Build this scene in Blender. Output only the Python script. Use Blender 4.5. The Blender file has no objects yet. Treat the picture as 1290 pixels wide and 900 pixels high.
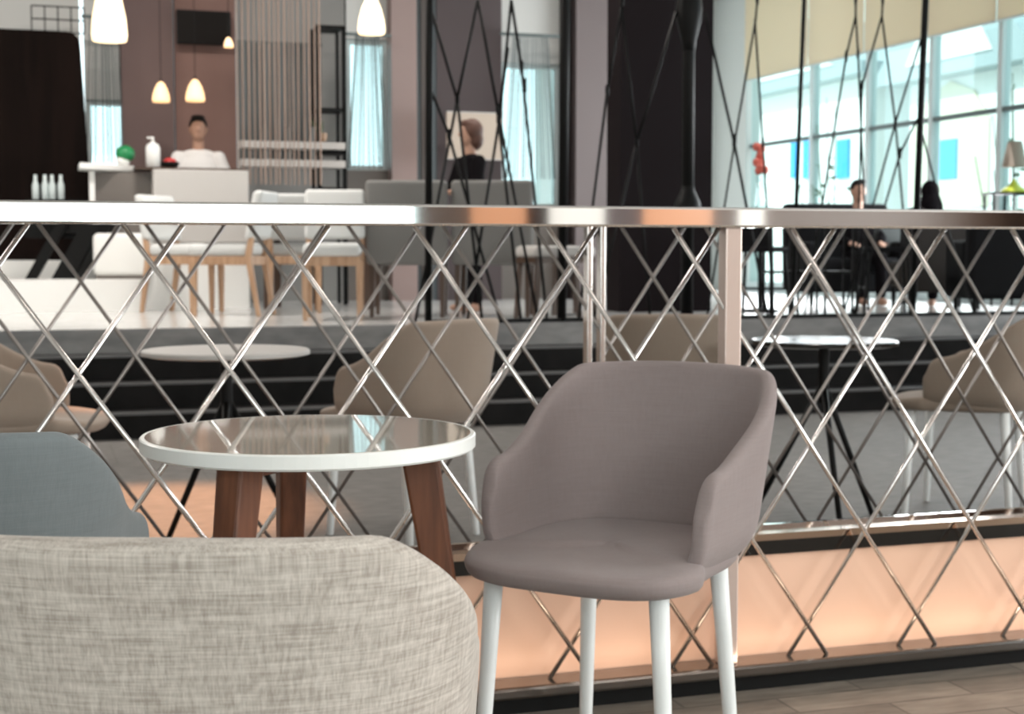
import bpy, bmesh, math, random
from mathutils import Vector, Matrix
random.seed(7)
sc = bpy.context.scene
COL = sc.collection
PI = math.pi

# ------------------------------------------------------------------ camera
FPX, VH, EYE, YAW = 1850.0, 318.0, 1.12, math.radians(18)
PITCH = math.atan((450 - VH) / FPX)
FW = Vector((math.sin(YAW) * math.cos(PITCH), math.cos(YAW) * math.cos(PITCH), -math.sin(PITCH)))
RT = Vector((math.cos(YAW), -math.sin(YAW), 0))
UP = RT.cross(FW)
EYEP = Vector((0, 0, EYE))
def sight(u, v): return FW + RT * ((u - 645) / FPX) + UP * ((450 - v) / FPX)
def on_y(u, v, y): r = sight(u, v); return EYEP + r * (y / r.y)
def on_x(u, v, x): r = sight(u, v); return EYEP + r * (x / r.x)
def on_z(u, v, z): r = sight(u, v); return EYEP + r * ((z - EYE) / r.z)
def at_d(u, v, d):
    r = sight(u, v); h = r.x * math.sin(YAW) + r.y * math.cos(YAW); return EYEP + r * (d / h)

cam = bpy.data.cameras.new('camera'); camo = bpy.data.objects.new('camera', cam); COL.objects.link(camo)
cam.sensor_fit = 'HORIZONTAL'; cam.sensor_width = 36; cam.lens = FPX * 36 / 1290
camo.matrix_world = Matrix(((RT.x, UP.x, -FW.x, 0), (RT.y, UP.y, -FW.y, 0), (RT.z, UP.z, -FW.z, EYE), (0, 0, 0, 1)))
cam.dof.use_dof = True; cam.dof.focus_distance = 1.95; cam.dof.aperture_fstop = 9
cam.clip_start = .05; cam.clip_end = 300
sc.camera = camo

# ------------------------------------------------------------------ materials
def mat(name, col, rough=.5, metal=0, spec=.5, coat=0, emit=None, es=0, sheen=0):
    m = bpy.data.materials.new(name); m.use_nodes = True
    b = m.node_tree.nodes['Principled BSDF']
    b.inputs['Base Color'].default_value = (*col, 1); b.inputs['Roughness'].default_value = rough
    b.inputs['Metallic'].default_value = metal; b.inputs['Specular IOR Level'].default_value = spec
    b.inputs['Coat Weight'].default_value = coat; b.inputs['Coat Roughness'].default_value = .03
    b.inputs['Sheen Weight'].default_value = sheen
    if emit: b.inputs['Emission Color'].default_value = (*emit, 1); b.inputs['Emission Strength'].default_value = es
    return m
def nodes(m): return m.node_tree.nodes, m.node_tree.links, m.node_tree.nodes['Principled BSDF']
def noise_mix(m, c1, c2, scale, stretch=(1, 1, 1), detail=4, lo=.35, hi=.65, bump=0, coord='Object'):
    N, L, b = nodes(m)
    tc = N.new('ShaderNodeTexCoord'); mp = N.new('ShaderNodeMapping'); mp.inputs['Scale'].default_value = stretch
    nz = N.new('ShaderNodeTexNoise'); nz.inputs['Scale'].default_value = scale; nz.inputs['Detail'].default_value = detail
    cr = N.new('ShaderNodeValToRGB'); cr.color_ramp.elements[0].position = lo; cr.color_ramp.elements[1].position = hi
    cr.color_ramp.elements[0].color = (*c1, 1); cr.color_ramp.elements[1].color = (*c2, 1)
    L.new(tc.outputs[coord], mp.inputs['Vector']); L.new(mp.outputs['Vector'], nz.inputs['Vector'])
    L.new(nz.outputs['Fac'], cr.inputs['Fac']); L.new(cr.outputs['Color'], b.inputs['Base Color'])
    if bump:
        bp = N.new('ShaderNodeBump'); bp.inputs['Strength'].default_value = bump; bp.inputs['Distance'].default_value = .003
        L.new(nz.outputs['Fac'], bp.inputs['Height']); L.new(bp.outputs['Normal'], b.inputs['Normal'])
    return m
def weave(name, dark, light, amt=1.0, fine=1.0):
    """linen look: two crossing sets of slubby threads"""
    m = mat(name, light, .95, 0, .15, sheen=.15); N, L, b = nodes(m)
    tc = N.new('ShaderNodeTexCoord'); outs = []
    for sc_, strch in ((1, (300 * fine, 300 * fine, 10 * fine)), (1, (9 * fine, 9 * fine, 320 * fine)), (1, (95 * fine, 95 * fine, 8 * fine)), (1, (8 * fine, 8 * fine, 115 * fine))):
        mp = N.new('ShaderNodeMapping'); mp.inputs['Scale'].default_value = strch
        nz = N.new('ShaderNodeTexNoise'); nz.inputs['Scale'].default_value = sc_; nz.inputs['Detail'].default_value = 2
        L.new(tc.outputs['Object'], mp.inputs['Vector']); L.new(mp.outputs['Vector'], nz.inputs['Vector']); outs.append(nz.outputs['Fac'])
    acc = outs[0]
    for o in outs[1:]:
        a = N.new('ShaderNodeMath'); a.operation = 'ADD'; L.new(acc, a.inputs[0]); L.new(o, a.inputs[1]); acc = a.outputs[0]
    mr = N.new('ShaderNodeMapRange'); w = .42 / amt
    mr.inputs['From Min'].default_value = 2 - w; mr.inputs['From Max'].default_value = 2 + w; L.new(acc, mr.inputs['Value'])
    mx = N.new('ShaderNodeMix'); mx.data_type = 'RGBA'; mx.inputs['A'].default_value = (*dark, 1); mx.inputs['B'].default_value = (*light, 1)
    L.new(mr.outputs['Result'], mx.inputs['Factor']); L.new(mx.outputs['Result'], b.inputs['Base Color'])
    bp = N.new('ShaderNodeBump'); bp.inputs['Strength'].default_value = .15; bp.inputs['Distance'].default_value = .001
    L.new(acc, bp.inputs['Height']); L.new(bp.outputs['Normal'], b.inputs['Normal'])
    return m
def brickmat(name, c1, c2, mortar, w, h, gap, rough, stretch=(1, 1, 1), spec=.5):
    m = mat(name, c1, rough, 0, spec); N, L, b = nodes(m)
    tc = N.new('ShaderNodeTexCoord'); mp = N.new('ShaderNodeMapping'); mp.inputs['Scale'].default_value = stretch
    br = N.new('ShaderNodeTexBrick'); br.inputs['Scale'].default_value = 1
    br.inputs['Color1'].default_value = (*c1, 1); br.inputs['Color2'].default_value = (*c2, 1); br.inputs['Mortar'].default_value = (*mortar, 1)
    br.inputs['Brick Width'].default_value = w; br.inputs['Row Height'].default_value = h; br.inputs['Mortar Size'].default_value = gap
    nz = N.new('ShaderNodeTexNoise'); nz.inputs['Scale'].default_value = 9; nz.inputs['Detail'].default_value = 6
    mp2 = N.new('ShaderNodeMapping'); mp2.inputs['Scale'].default_value = (1, 4, 1)
    mx = N.new('ShaderNodeMix'); mx.data_type = 'RGBA'; mx.blend_type = 'OVERLAY'; mx.inputs['Factor'].default_value = .6
    L.new(tc.outputs['Object'], mp.inputs['Vector']); L.new(mp.outputs['Vector'], br.inputs['Vector'])
    L.new(tc.outputs['Object'], mp2.inputs['Vector']); L.new(mp2.outputs['Vector'], nz.inputs['Vector'])
    L.new(br.outputs['Color'], mx.inputs['A']); L.new(nz.outputs['Fac'], mx.inputs['B']); L.new(mx.outputs['Result'], b.inputs['Base Color'])
    return m

M = {}
M['beige_linen'] = weave('beige_linen', (.33, .29, .255), (.60, .55, .50), 1.0, 2.3)
M['mauve_fabric'] = weave('mauve_fabric', (.255, .21, .208), (.305, .255, .25), .5, 1.6)
M['blue_fabric'] = weave('blue_fabric', (.135, .155, .162), (.175, .196, .204), .5, 1.6)
M['taupe_fabric'] = weave('taupe_fabric', (.33, .265, .215), (.38, .305, .25), .4, 1.2)
M['tan_fabric'] = weave('tan_fabric', (.25, .20, .16), (.29, .235, .19), .4, 1.2)
M['leg_white'] = mat('leg_white', (.86, .89, .89), .35)
M['rim_white'] = mat('rim_white', (.90, .92, .90), .3)
M['glass_top'] = mat('glass_top', (.46, .415, .35), .05, 0, .5, coat=.35)
M['walnut'] = noise_mix(mat('walnut', (.2, .08, .04), .42), (.075, .024, .010), (.21, .075, .033), 3, (14, 14, 1.2), 5, .3, .75)
M['post_pale'] = mat('post_pale', (.62, .50, .45), .3, .35)
M['chrome'] = mat('chrome', (.72, .69, .67), .17, 1)
M['rail_chrome'] = mat('rail_chrome', (.88, .87, .86), .045, 1)
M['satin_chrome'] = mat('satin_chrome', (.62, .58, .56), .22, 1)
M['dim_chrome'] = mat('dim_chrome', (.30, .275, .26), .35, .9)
M['base_steel'] = mat('base_steel', (.22, .21, .20), .18, 1)
M['black_metal'] = mat('black_metal', (.006, .006, .006), .5, 0, .15)
M['black_gloss'] = mat('black_gloss', (.01, .009, .008), .15)
M['black_step'] = noise_mix(mat('black_step', (.008, .008, .008), .5, 0, .1), (.006, .006, .006), (.012, .011, .011), 5)
M['step_edge'] = mat('step_edge', (.10, .10, .10), .4)
M['salmon'] = noise_mix(mat('salmon', (.8, .5, .36), .35), (.86, .55, .40), (.90, .58, .43), 2)
M['copper'] = mat('copper', (.55, .25, .12), .3)
M['wall_cap'] = mat('wall_cap', (.55, .42, .33), .12, 1)
M['grey_stone'] = noise_mix(mat('grey_stone', (.2, .2, .2), .35), (.15, .15, .15), (.24, .235, .23), 4, (1, 1, 3), 6)
M['white_tile'] = brickmat('white_tile', (.62, .62, .61), (.58, .58, .57), (.5, .5, .5), 1.2, .6, .006, .16)
M['grey_floor'] = brickmat('grey_floor', (.17, .16, .15), (.16, .15, .14), (.14, .13, .12), .8, .8, .005, .6, spec=.25)
M['front_floor'] = brickmat('front_floor', (.34, .29, .24), (.22, .19, .16), (.15, .13, .11), .5, .12, .004, .4)
M['mauve_wall'] = noise_mix(mat('mauve_wall', (.2, .13, .12), .7), (.115, .072, .068), (.135, .085, .078), 1)
M['rose_wall'] = noise_mix(mat('rose_wall', (.3, .18, .15), .7), (.19, .105, .086), (.22, .122, .10), 1)
M['pale_mauve'] = mat('pale_mauve', (.30, .22, .205), .6)
M['dusk_purple'] = mat('dusk_purple', (.06, .043, .045), .6)
M['post_brown'] = mat('post_brown', (.085, .072, .066), .7)
M['slat_grey'] = mat('slat_grey', (.24, .235, .225), .7)
M['grey_mauve'] = mat('grey_mauve', (.15, .122, .122), .6)
M['dark_purple'] = mat('dark_purple', (.010, .0065, .0075), .75, 0, .1)
M['dark_brown'] = noise_mix(mat('dark_brown', (.012, .006, .004), .8, 0, .08), (.004, .002, .0015), (.008, .004, .003), 2, (6, 6, .5))
M['grey_wall'] = mat('grey_wall', (.62, .62, .60), .7)
M['light_wall'] = mat('light_wall', (.62, .64, .62), .7)
M['white_paint'] = mat('white_paint', (.78, .78, .76), .5)
M['ceiling_paint'] = mat('ceiling_paint', (.55, .54, .53), .8)
M['blind_cloth'] = mat('blind_cloth', (.80, .70, .57), .9)
_N, _L, _b = nodes(M['blind_cloth']); _t = _N.new('ShaderNodeBsdfTranslucent'); _t.inputs['Color'].default_value = (.88, .74, .58, 1); _x = _N.new('ShaderNodeMixShader'); _x.inputs['Fac'].default_value = .5
_L.new(_b.outputs[0], _x.inputs[1]); _L.new(_t.outputs[0], _x.inputs[2]); _L.new(_x.outputs[0], _N['Material Output'].inputs['Surface'])
M['frame_white'] = mat('frame_white', (.55, .62, .62), .5)
M['frame_dark'] = mat('frame_dark', (.10, .13, .13), .5)
M['counter_grey'] = mat('counter_grey', (.16, .14, .125), .5)
M['counter_light'] = mat('counter_light', (.50, .48, .46), .5)
M['chair_white'] = mat('chair_white', (.60, .61, .60), .8)
M['chair_grey'] = mat('chair_grey', (.19, .186, .178), .85)
M['oak'] = noise_mix(mat('oak', (.45, .28, .17), .45), (.36, .205, .115), (.50, .32, .20), 3, (12, 12, 1))
M['dark_wood'] = mat('dark_wood', (.06, .032, .019), .4)
M['sofa_dark'] = mat('sofa_dark', (.008, .008, .009), .8, 0, .1)
M['sofa_grey'] = mat('sofa_grey', (.10, .11, .11), .8)
M['skin'] = mat('skin', (.42, .24, .17), .55)
M['hair_black'] = mat('hair_black', (.010, .008, .007), .7, 0, .15)
M['hair_brown'] = mat('hair_brown', (.085, .035, .022), .6)
M['shirt_white'] = mat('shirt_white', (.75, .73, .72), .8)
M['cloth_black'] = mat('cloth_black', (.006, .005, .006), .9, 0, .05)
M['cloth_grey'] = mat('cloth_grey', (.03, .026, .024), .9, 0, .1)
M['screen'] = mat('screen', (.008, .006, .005), .5, 0, .1)
M['pendant_glow'] = mat('pendant_glow', (.9, .7, .45), .5, emit=(1, .62, .28), es=6)
M['pendant_soft'] = mat('pendant_soft', (.9, .7, .45), .5, emit=(1, .58, .26), es=1.15)
M['bulb_hot'] = mat('bulb_hot', (1, .9, .7), .5, emit=(1, .74, .42), es=1.7)
M['green_plastic'] = mat('green_plastic', (.01, .22, .07), .4)
M['red_plastic'] = mat('red_plastic', (.5, .03, .03), .4)
M['blue_paint'] = mat('blue_paint', (.0, .33, .75), .6)
M['ext_white'] = mat('ext_white', (.85, .85, .82), .8)
M['ext_cream'] = mat('ext_cream', (.70, .66, .52), .8)
M['ext_roof'] = mat('ext_roof', (.36, .42, .43), .8)
M['ext_ground'] = mat('ext_ground', (.75, .75, .72), .9)
M['leaf'] = mat('leaf', (.06, .11, .04), .6)
M['lime'] = mat('lime', (.50, .55, .05), .4)
M['coral'] = mat('coral', (.70, .16, .12), .6)
M['shade_tan'] = mat('shade_tan', (.30, .24, .19), .8)
M['poster'] = mat('poster', (.50, .42, .35), .7)
M['string_tan'] = mat('string_tan', (.34, .24, .19), .5, .3)
M['string_grey'] = mat('string_grey', (.12, .13, .13), .6)
M['sheer'] = mat('sheer', (.10, .125, .125), .7)
def glassmat(name, tint, refl=.08):
    m = bpy.data.materials.new(name); m.use_nodes = True; N = m.node_tree.nodes; L = m.node_tree.links; N.clear()
    o = N.new('ShaderNodeOutputMaterial'); t = N.new('ShaderNodeBsdfTransparent'); g = N.new('ShaderNodeBsdfGlossy'); x = N.new('ShaderNodeMixShader')
    t.inputs['Color'].default_value = (*tint, 1); g.inputs['Roughness'].default_value = .02; x.inputs['Fac'].default_value = refl
    L.new(t.outputs[0], x.inputs[1]); L.new(g.outputs[0], x.inputs[2]); L.new(x.outputs[0], o.inputs['Surface']); return m
M['pane'] = glassmat('pane', (.86, .96, .96))
M['clear_glass'] = glassmat('clear_glass', (.9, .96, .96), .15)

# ------------------------------------------------------------------ mesh helpers
class MB:
    def __init__(s): s.bm = bmesh.new()
    def box(s, lo, hi):
        x0, y0, z0 = lo; x1, y1, z1 = hi
        v = [s.bm.verts.new(p) for p in ((x0,y0,z0),(x1,y0,z0),(x1,y1,z0),(x0,y1,z0),(x0,y0,z1),(x1,y0,z1),(x1,y1,z1),(x0,y1,z1))]
        for f in ((0,3,2,1),(4,5,6,7),(0,1,5,4),(1,2,6,5),(2,3,7,6),(3,0,4,7)): s.bm.faces.new([v[i] for i in f])
        return s
    def rings(s, R, cap=True, closed=True):
        V = [[s.bm.verts.new(p) for p in r] for r in R]; n = len(V[0])
        for a, b in zip(V, V[1:]):
            for i in range(n if closed else n - 1): s.bm.faces.new((a[i], a[(i+1) % n], b[(i+1) % n], b[i]))
        if cap: s.bm.faces.new(V[0][::-1]); s.bm.faces.new(V[-1])
        return s
    def cyl(s, p0, p1, r0, r1=None, n=14):
        r1 = r0 if r1 is None else r1; p0 = Vector(p0); p1 = Vector(p1); d = (p1 - p0).normalized()
        a = d.orthogonal().normalized(); b = d.cross(a)
        R = [[p + (a * math.cos(2*PI*i/n) + b * math.sin(2*PI*i/n)) * r for i in range(n)] for p, r in ((p0, r0), (p1, r1))]
        return s.rings(R)
    def bar(s, p0, p1, w, h, side=(0, 0, 1)):
        p0 = Vector(p0); p1 = Vector(p1); d = (p1 - p0).normalized(); sd = Vector(side); a = d.cross(sd).normalized(); b = a.cross(d)
        R = [[p + a * (w/2*i) + b * (h/2*j) for i, j in ((-1,-1),(1,-1),(1,1),(-1,1))] for p in (p0, p1)]
        return s.rings(R)
    def lathe(s, prof, c=(0, 0, 0), n=40):
        c = Vector(c)
        return s.rings([[c + Vector((r*math.cos(2*PI*i/n), r*math.sin(2*PI*i/n), z)) for i in range(n)] for r, z in prof])
    def ell(s, c, r, n=20, m=12, rot=None):
        c = Vector(c); R = []
        for j in range(1, m):
            t = PI * j / m; R.append([Vector((r[0]*math.sin(t)*math.cos(2*PI*i/n), r[1]*math.sin(t)*math.sin(2*PI*i/n), -r[2]*math.cos(t))) for i in range(n)])
        if rot: R = [[rot @ p for p in q] for q in R]
        return s.rings([[c + p for p in q] for q in R])
    def prism(s, poly, axis, a, b):
        """poly in the two other axes; axis 'x','y','z'"""
        mk = {'x': lambda p, t: (t, p[0], p[1]), 'y': lambda p, t: (p[0], t, p[1]), 'z': lambda p, t: (p[0], p[1], t)}[axis]
        return s.rings([[mk(p, a) for p in poly], [mk(p, b) for p in poly]])
    def build(s, name, m, parent=None, smooth=False, bevel=0, sub=0, seg=2, remesh=0):
        bmesh.ops.recalc_face_normals(s.bm, faces=s.bm.faces)
        me = bpy.data.meshes.new(name); s.bm.to_mesh(me); s.bm.free()
        o = bpy.data.objects.new(name, me); COL.objects.link(o)
        me.materials.append(M[m] if isinstance(m, str) else m)
        if smooth:
            for p in me.polygons: p.use_smooth = True
        if remesh:
            r = o.modifiers.new('r', 'REMESH'); r.mode = 'VOXEL'; r.voxel_size = remesh; r.use_smooth_shade = True
            k = o.modifiers.new('s', 'SMOOTH'); k.iterations = 4
        if bevel:
            b = o.modifiers.new('b', 'BEVEL'); b.width = bevel; b.segments = seg; b.limit_method = 'ANGLE'
        if sub:
            q = o.modifiers.new('u', 'SUBSURF'); q.levels = sub; q.render_levels = sub
        if parent: o.parent = parent
        return o
def tag(o, label, cat, group=None, kind=None):
    o['label'] = label; o['category'] = cat
    if group: o['group'] = group
    if kind: o['kind'] = kind
    return o
def thing(name, label, cat, loc=(0, 0, 0), rz=0, group=None):
    o = bpy.data.objects.new(name, None); COL.objects.link(o); o.empty_display_size = .05
    o.location = loc; o.rotation_euler = (0, 0, rz); return tag(o, label, cat, group)
def struct(o): o['kind'] = 'structure'; return o
def dup(root, loc, rz, label, group=None):
    def cp(o, par):
        c = o.copy(); COL.objects.link(c)
        if par: c.parent = par
        for ch in list(o.children): cp(ch, c)
        return c
    r = cp(root, None); r.location = loc; r.rotation_euler = (0, 0, rz); r['label'] = label
    if group: r['group'] = group
    return r
def sstep(a, b, t): t = max(0, min(1, (t - a) / (b - a))); return t * t * (3 - 2 * t)

# ------------------------------------------------------------------ room shell
ZU = .62; YS = 9.88; YB = 15.0; YE = 18.2; XR = 8.8; XL = -6.0; YF = -5.0; ZC = 4.5
struct(MB().box((XL, YF, -.12), (XR, 3.40, 0)).build('floor', 'front_floor'))
struct(MB().box((XL, 3.47, -.12), (XR, 9.04, 0)).build('floor_lower', 'grey_floor'))
struct(MB().box((XL, YS, 0), (XR, YE, ZU)).build('floor_upper', 'white_tile'))
for i in range(3):
    y0 = 9.04 + .28 * i; z1 = .155 * (i + 1)
    st = struct(MB().box((XL, y0, 0 if i == 0 else z1 - .155), (XR, YS, z1)).build('floor_step_%d' % (i + 1), 'black_step'))
    struct(MB().box((XL, y0 - .008, z1 - .012), (XR, y0 + .05, z1 + .004)).build('trim_%d' % (i + 1), 'step_edge'))
struct(MB().box((XL, YS - .03, ZU - .155), (XR, YS, ZU + .002)).build('trim_4', 'grey_stone'))
struct(MB().box((XL - .2, YF - .2, ZC), (XR + .2, YE + .2, ZC + .15)).build('ceiling', 'ceiling_paint'))
struct(MB().box((XL - .2, YF, -.12), (XL, YB, ZC)).build('wall_left', 'grey_wall'))

# low salmon wall and its cap right behind the lattice
struct(MB().box((XL, 3.40, 0), (XR, 3.47, .335)).build('wall_low', 'salmon'))
struct(MB().box((XL, 3.385, .335), (XR, 3.47, .372)).build('trim_5', 'black_gloss'))
struct(MB().box((XL, 3.383, .372), (XR, 3.465, .39)).build('trim_6', 'wall_cap'))
struct(MB().box((XL, 3.462, .372), (XR, 3.478, .398)).build('trim_7', 'rail_chrome'))

# back wall split into the bays the photo shows
def bay(u0, u1, name, m, y=YB, z0=ZU, z1=ZC, depth=.2):
    a = on_y(u0, 318, y).x; b = on_y(u1, 318, y).x
    if a > 0: a *= (y + depth) / y
    if b < 0: b *= (y + depth) / y
    return struct(MB().box((a, y, z0), (b, y + depth, z1)).build(name, m))
def zat(u, v, y): return on_y(u, v, y).z
xa = on_y(0, 318, YB).x
struct(MB().box((XL, YB, 0), (on_y(106, 318, YB).x, YB + .2, ZC)).build('wall_back', 'grey_wall'))
bay(155, 222, 'wall_back_mauve', 'mauve_wall', 14.7, depth=.3)
bay(222, 300, 'wall_back_rose', 'rose_wall', 14.8, depth=.2)
bay(300, 436, 'wall_back_slats', 'slat_grey', YB)
bay(489, 526, 'wall_back_pillar', 'pale_mauve', 14.8, depth=.2)
bay(526, 545, 'wall_back_post', 'post_brown', 14.8, depth=.2)
bay(545, 632, 'wall_back_purple', 'dusk_purple', 14.8, depth=.2)
bay(704, 716, 'wall_back_jamb', 'dark_purple', 14.8, depth=.2)
bay(715, 767, 'wall_back_grey', 'grey_mauve', 14.75, depth=.25)
bay(700, 870, 'wall_back_far', 'dusk_purple', YB)
struct(MB().box((on_y(800, 318, YB).x, YE, 0), (XR, YE + .2, ZC)).build('wall_end', 'light_wall'))
bay(764, 896, 'wall_column', 'dark_purple', 11.4, depth=.3)
# windows in the back wall
def back_window(n, u0, u1, v0, v1, y=YB):
    x0 = on_y(u0, 0, y).x; x1 = on_y(u1, 0, y).x; zb = zat(u0, v1, y); zt = zat(u0, v0, y)
    w = bpy.data.objects.new('window_%d' % n, None); COL.objects.link(w); w['kind'] = 'structure'
    MB().box((x0, y, ZU), (x1, y + .2, zb)).build('window_sill_wall', 'counter_grey', w)
    MB().box((x0, y, zt), (x1, y + .2, ZC)).build('window_head_wall', 'grey_wall', w)
    f = MB(); t = .05
    f.box((x0, y + .05, zb), (x0 + t, y + .13, zt)).box((x1 - t, y + .05, zb), (x1, y + .13, zt)).box((x0 + t, y + .05, zb), (x1 - t, y + .13, zb + t)).box((x0 + t, y + .05, zt - t), (x1 - t, y + .13, zt))
    f.build('window_frame', 'frame_white', w)
    MB().box((x0 + t, y + .085, zb + t), (x1 - t, y + .095, zt - t)).build('window_glass', 'pane', w)
    return x0, x1, zb, zt
W2 = back_window(2, 105, 157, 125, 245)
W3 = back_window(3, 436, 489, 48, 214)
W4 = back_window(4, 630, 706, 78, 262)

# right window wall: x = XR, bays with mullions and transoms
zt_b = on_x(1100, 66, XR).z                       # underside of the blinds
zt_t = on_x(1100, 161, XR).z                      # transom
MU = [on_x(u, 318, XR).y for u in (938, 1017, 1087, 1166, 1252)]
MU += [MU[-1] - 1.3 * k for k in range(1, 4)]
struct(MB().box((XR, MU[0], ZU), (XR + .2, YE + .2, ZC)).build('wall_right', 'light_wall'))
struct(MB().box((XR, YF, 0), (XR + .2, -3.8, ZC)).build('wall_right_front', 'dark_wood'))
struct(MB().box((XR, 2.4, 0), (XR + .2, MU[-1], ZC)).build('wall_right_middle', 'dark_wood'))
struct(MB().box((XR, -3.8, 0), (XR + .2, 2.4, .7)).build('wall_right_sill', 'dark_wood'))
struct(MB().box((XR, -3.8, 3.3), (XR + .2, 2.4, ZC)).build('wall_right_head', 'dark_wood'))
w = bpy.data.objects.new('window_20', None); COL.objects.link(w); w['kind'] = 'structure'  # window added in the unseen wall to bring light from the right
f = MB()
for k in range(5): y = -3.8 + 6.2 * k / 4; f.box((XR + .06, y - .04, .7), (XR + .14, y + .04, 3.3))
f.build('window_frame', 'frame_white', w)
MB().box((XR + .095, -3.8, .7), (XR + .105, 2.4, 3.3)).build('window_glass', 'pane', w)
struct(MB().box((XR, MU[-1], ZU - .6), (XR + .2, MU[0], ZU + .12)).build('baseboard_right', 'frame_white'))
for i in range(len(MU) - 1):
    y1, y0 = MU[i], MU[i + 1]
    w = bpy.data.objects.new('window_%d' % (10 + i), None); COL.objects.link(w); w['kind'] = 'structure'
    MB().box((XR + .02, y0 - .035, ZU + .12), (XR + .12, y0 + .035, ZC)).build('mullion', 'frame_white', w)
    f = MB(); f.box((XR + .03, y0 + .035, zt_t - .022), (XR + .10, y1 - .035, zt_t + .022)); f.build('transom', 'frame_dark', w)
    MB().box((XR + .06, y0 + .035, ZU + .12), (XR + .068, y1 - .035, ZC)).build('window_glass', 'pane', w)
for i in range(5):
    y1, y0 = MU[i], MU[i + 1]
    b = thing('roller_blind', ['beige roller blind pulled partway down beside the pale end wall', 'beige roller blind over the second window bay from the pale end wall', 'beige roller blind over the third window bay from the pale end wall', 'beige roller blind over the window bay with the blue shutter on the house outside', 'beige roller blind over the window bay behind the table lamp'][i], 'blind', (XR - .03, (y0 + y1) / 2, zt_b), 0, 'roller blinds along the window wall')
    h = (y1 - y0) / 2 - .015
    MB().box((-.006, -h, .02), (.006, h, ZC - zt_b - .06)).build('blind_cloth', 'blind_cloth', b)
    MB().box((-.012, -h, 0), (.012, h, .02)).build('bottom_bar', 'frame_white', b, bevel=.004)

# wall behind the camera, with a wide window letting the day in
w0, w1, wz0, wz1 = -4.6, 3.0, .8, 3.4
struct(MB().box((XL, YF - .2, 0), (w0, YF, ZC)).build('wall_front', 'dark_purple'))
struct(MB().box((w0, YF - .2, 0), (w1, YF, wz0)).build('wall_front_sill', 'counter_grey'))
struct(MB().box((w0, YF - .2, wz1), (w1, YF, ZC)).build('wall_front_head', 'light_wall'))
xs_ = w1
for k_, (x_, m_) in enumerate(((3.42, 'dark_wood'), (3.9, 'copper'), (4.1, 'dark_purple'), (4.6, 'white_paint'), (4.95, 'dusk_purple'), (5.6, 'copper'), (5.85, 'dark_wood'), (6.1, 'white_paint'), (XR, 'dark_wood'))):
    struct(MB().box((xs_, YF - .2, 0), (x_, YF, ZC)).build('wall_front_panel_%d' % (k_ + 1), m_)); xs_ = x_
w = bpy.data.objects.new('window_1', None); COL.objects.link(w); w['kind'] = 'structure'
f = MB()
for k in range(5): x = w0 + (w1 - w0) * k / 4; f.box((x - .04, YF - .14, wz0), (x + .04, YF - .06, wz1))
f.build('window_frame', 'frame_white', w)
MB().box((w0, YF - .105, wz0), (w1, YF - .095, wz1)).build('window_glass', 'pane', w)

# ------------------------------------------------------------------ outside the windows
struct(MB().box((-80, -60, -.5), (120, 120, -.2)).build('ground_outside', 'ext_ground'))
def house(label, x, y0, y1, ze, zr, mwall='ext_white', gable='y'):
    h = thing('house', label, 'house', (x, (y0 + y1) / 2, -.2), 0, 'white houses beyond the window wall')
    L = (y1 - y0) / 2; D = 6
    MB().box((0, -L, 0), (D, L, ze + .2)).build('wall', mwall, h)
    MB().prism([(-L - .35, ze + .1), (L + .35, ze + .1), (L + .35, ze + .3), (0, zr + .4), (-L - .35, ze + .3)], 'x', -.4, D + .3).build('roof', 'ext_roof', h)
    MB().prism([(-L + .5, ze + .32), (L - .5, ze + .32), (0, zr + .1)], 'x', -.43, -.38).build('gable_panel', 'ext_white', h)
    return h
HX = 13.5
hy = [on_x(u, 200, HX).y for u in (1000, 1095, 1240, 1330)]
def shutter_on(h, u, v0, v1, du):
    a = on_x(u - du, v0, HX); b = on_x(u + du, v1, HX); ya, yb = sorted((a.y, b.y))
    o = MB().box((-.06, ya - h.location.y, b.z - h.location.z), (0, yb - h.location.y, a.z - h.location.z)).build('shutter', 'blue_paint', h, bevel=.01)
    return o
h1 = house('white gabled house outside showing three narrow blue shutters', HX, hy[1], hy[0] + 9, 4.2, 5.8)
for u, du in ((1002, 3), (1022, 7), (1064, 7)): shutter_on(h1, u, 177, 224, du)
h2 = house('white gabled house outside with a single blue shutter', HX, hy[2] - 1.2, hy[1] - 1.2, 3.9, 5.6, 'ext_white')
shutter_on(h2, 1198, 177, 225, 10)
c = on_x(1198, 165, HX); y_ = c.y - h2.location.y
MB().prism([(y_ - 1.0, 2.0), (y_ + 1.0, 2.0), (y_ + 1.0, 3.3), (y_ + .6, 3.75), (y_, 3.95), (y_ - .6, 3.75), (y_ - 1.0, 3.3)], 'x', -.03, 0).build('arch_panel', 'ext_cream', h2)
h3 = house('white house outside with a grey roof nearest the table lamp', HX - .5, hy[2] - 8.5, hy[2] - 2.4, 3.6, 5.2)
def plant(name, label, cat, loc, h, n, spread, leafm='leaf', pot=None):
    t = thing(name, label, cat, loc)
    s = MB(); lf = MB()
    for i in range(n):
        a = random.uniform(0, 2 * PI); top = Vector((math.cos(a) * spread * random.uniform(.2, 1), math.sin(a) * spread * random.uniform(.2, 1), h * random.uniform(.6, 1)))
        s.cyl((0, 0, 0), top, .012, .005, 6)
        for k in range(5):
            p = top * random.uniform(.55, 1); d = Vector((random.uniform(-1, 1), random.uniform(-1, 1), random.uniform(-.2, .7))).normalized() * spread * .45
            q = d.orthogonal().normalized() * spread * .12; b = lf.bm
            b.faces.new([b.verts.new(z) for z in (p, p + d * .25 + q * .5, p + d * .5, p + d * .25 - q * .5)])
    s.build('stem', 'leaf', t); lf.build('leaves', leafm, t)
    return t
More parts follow.
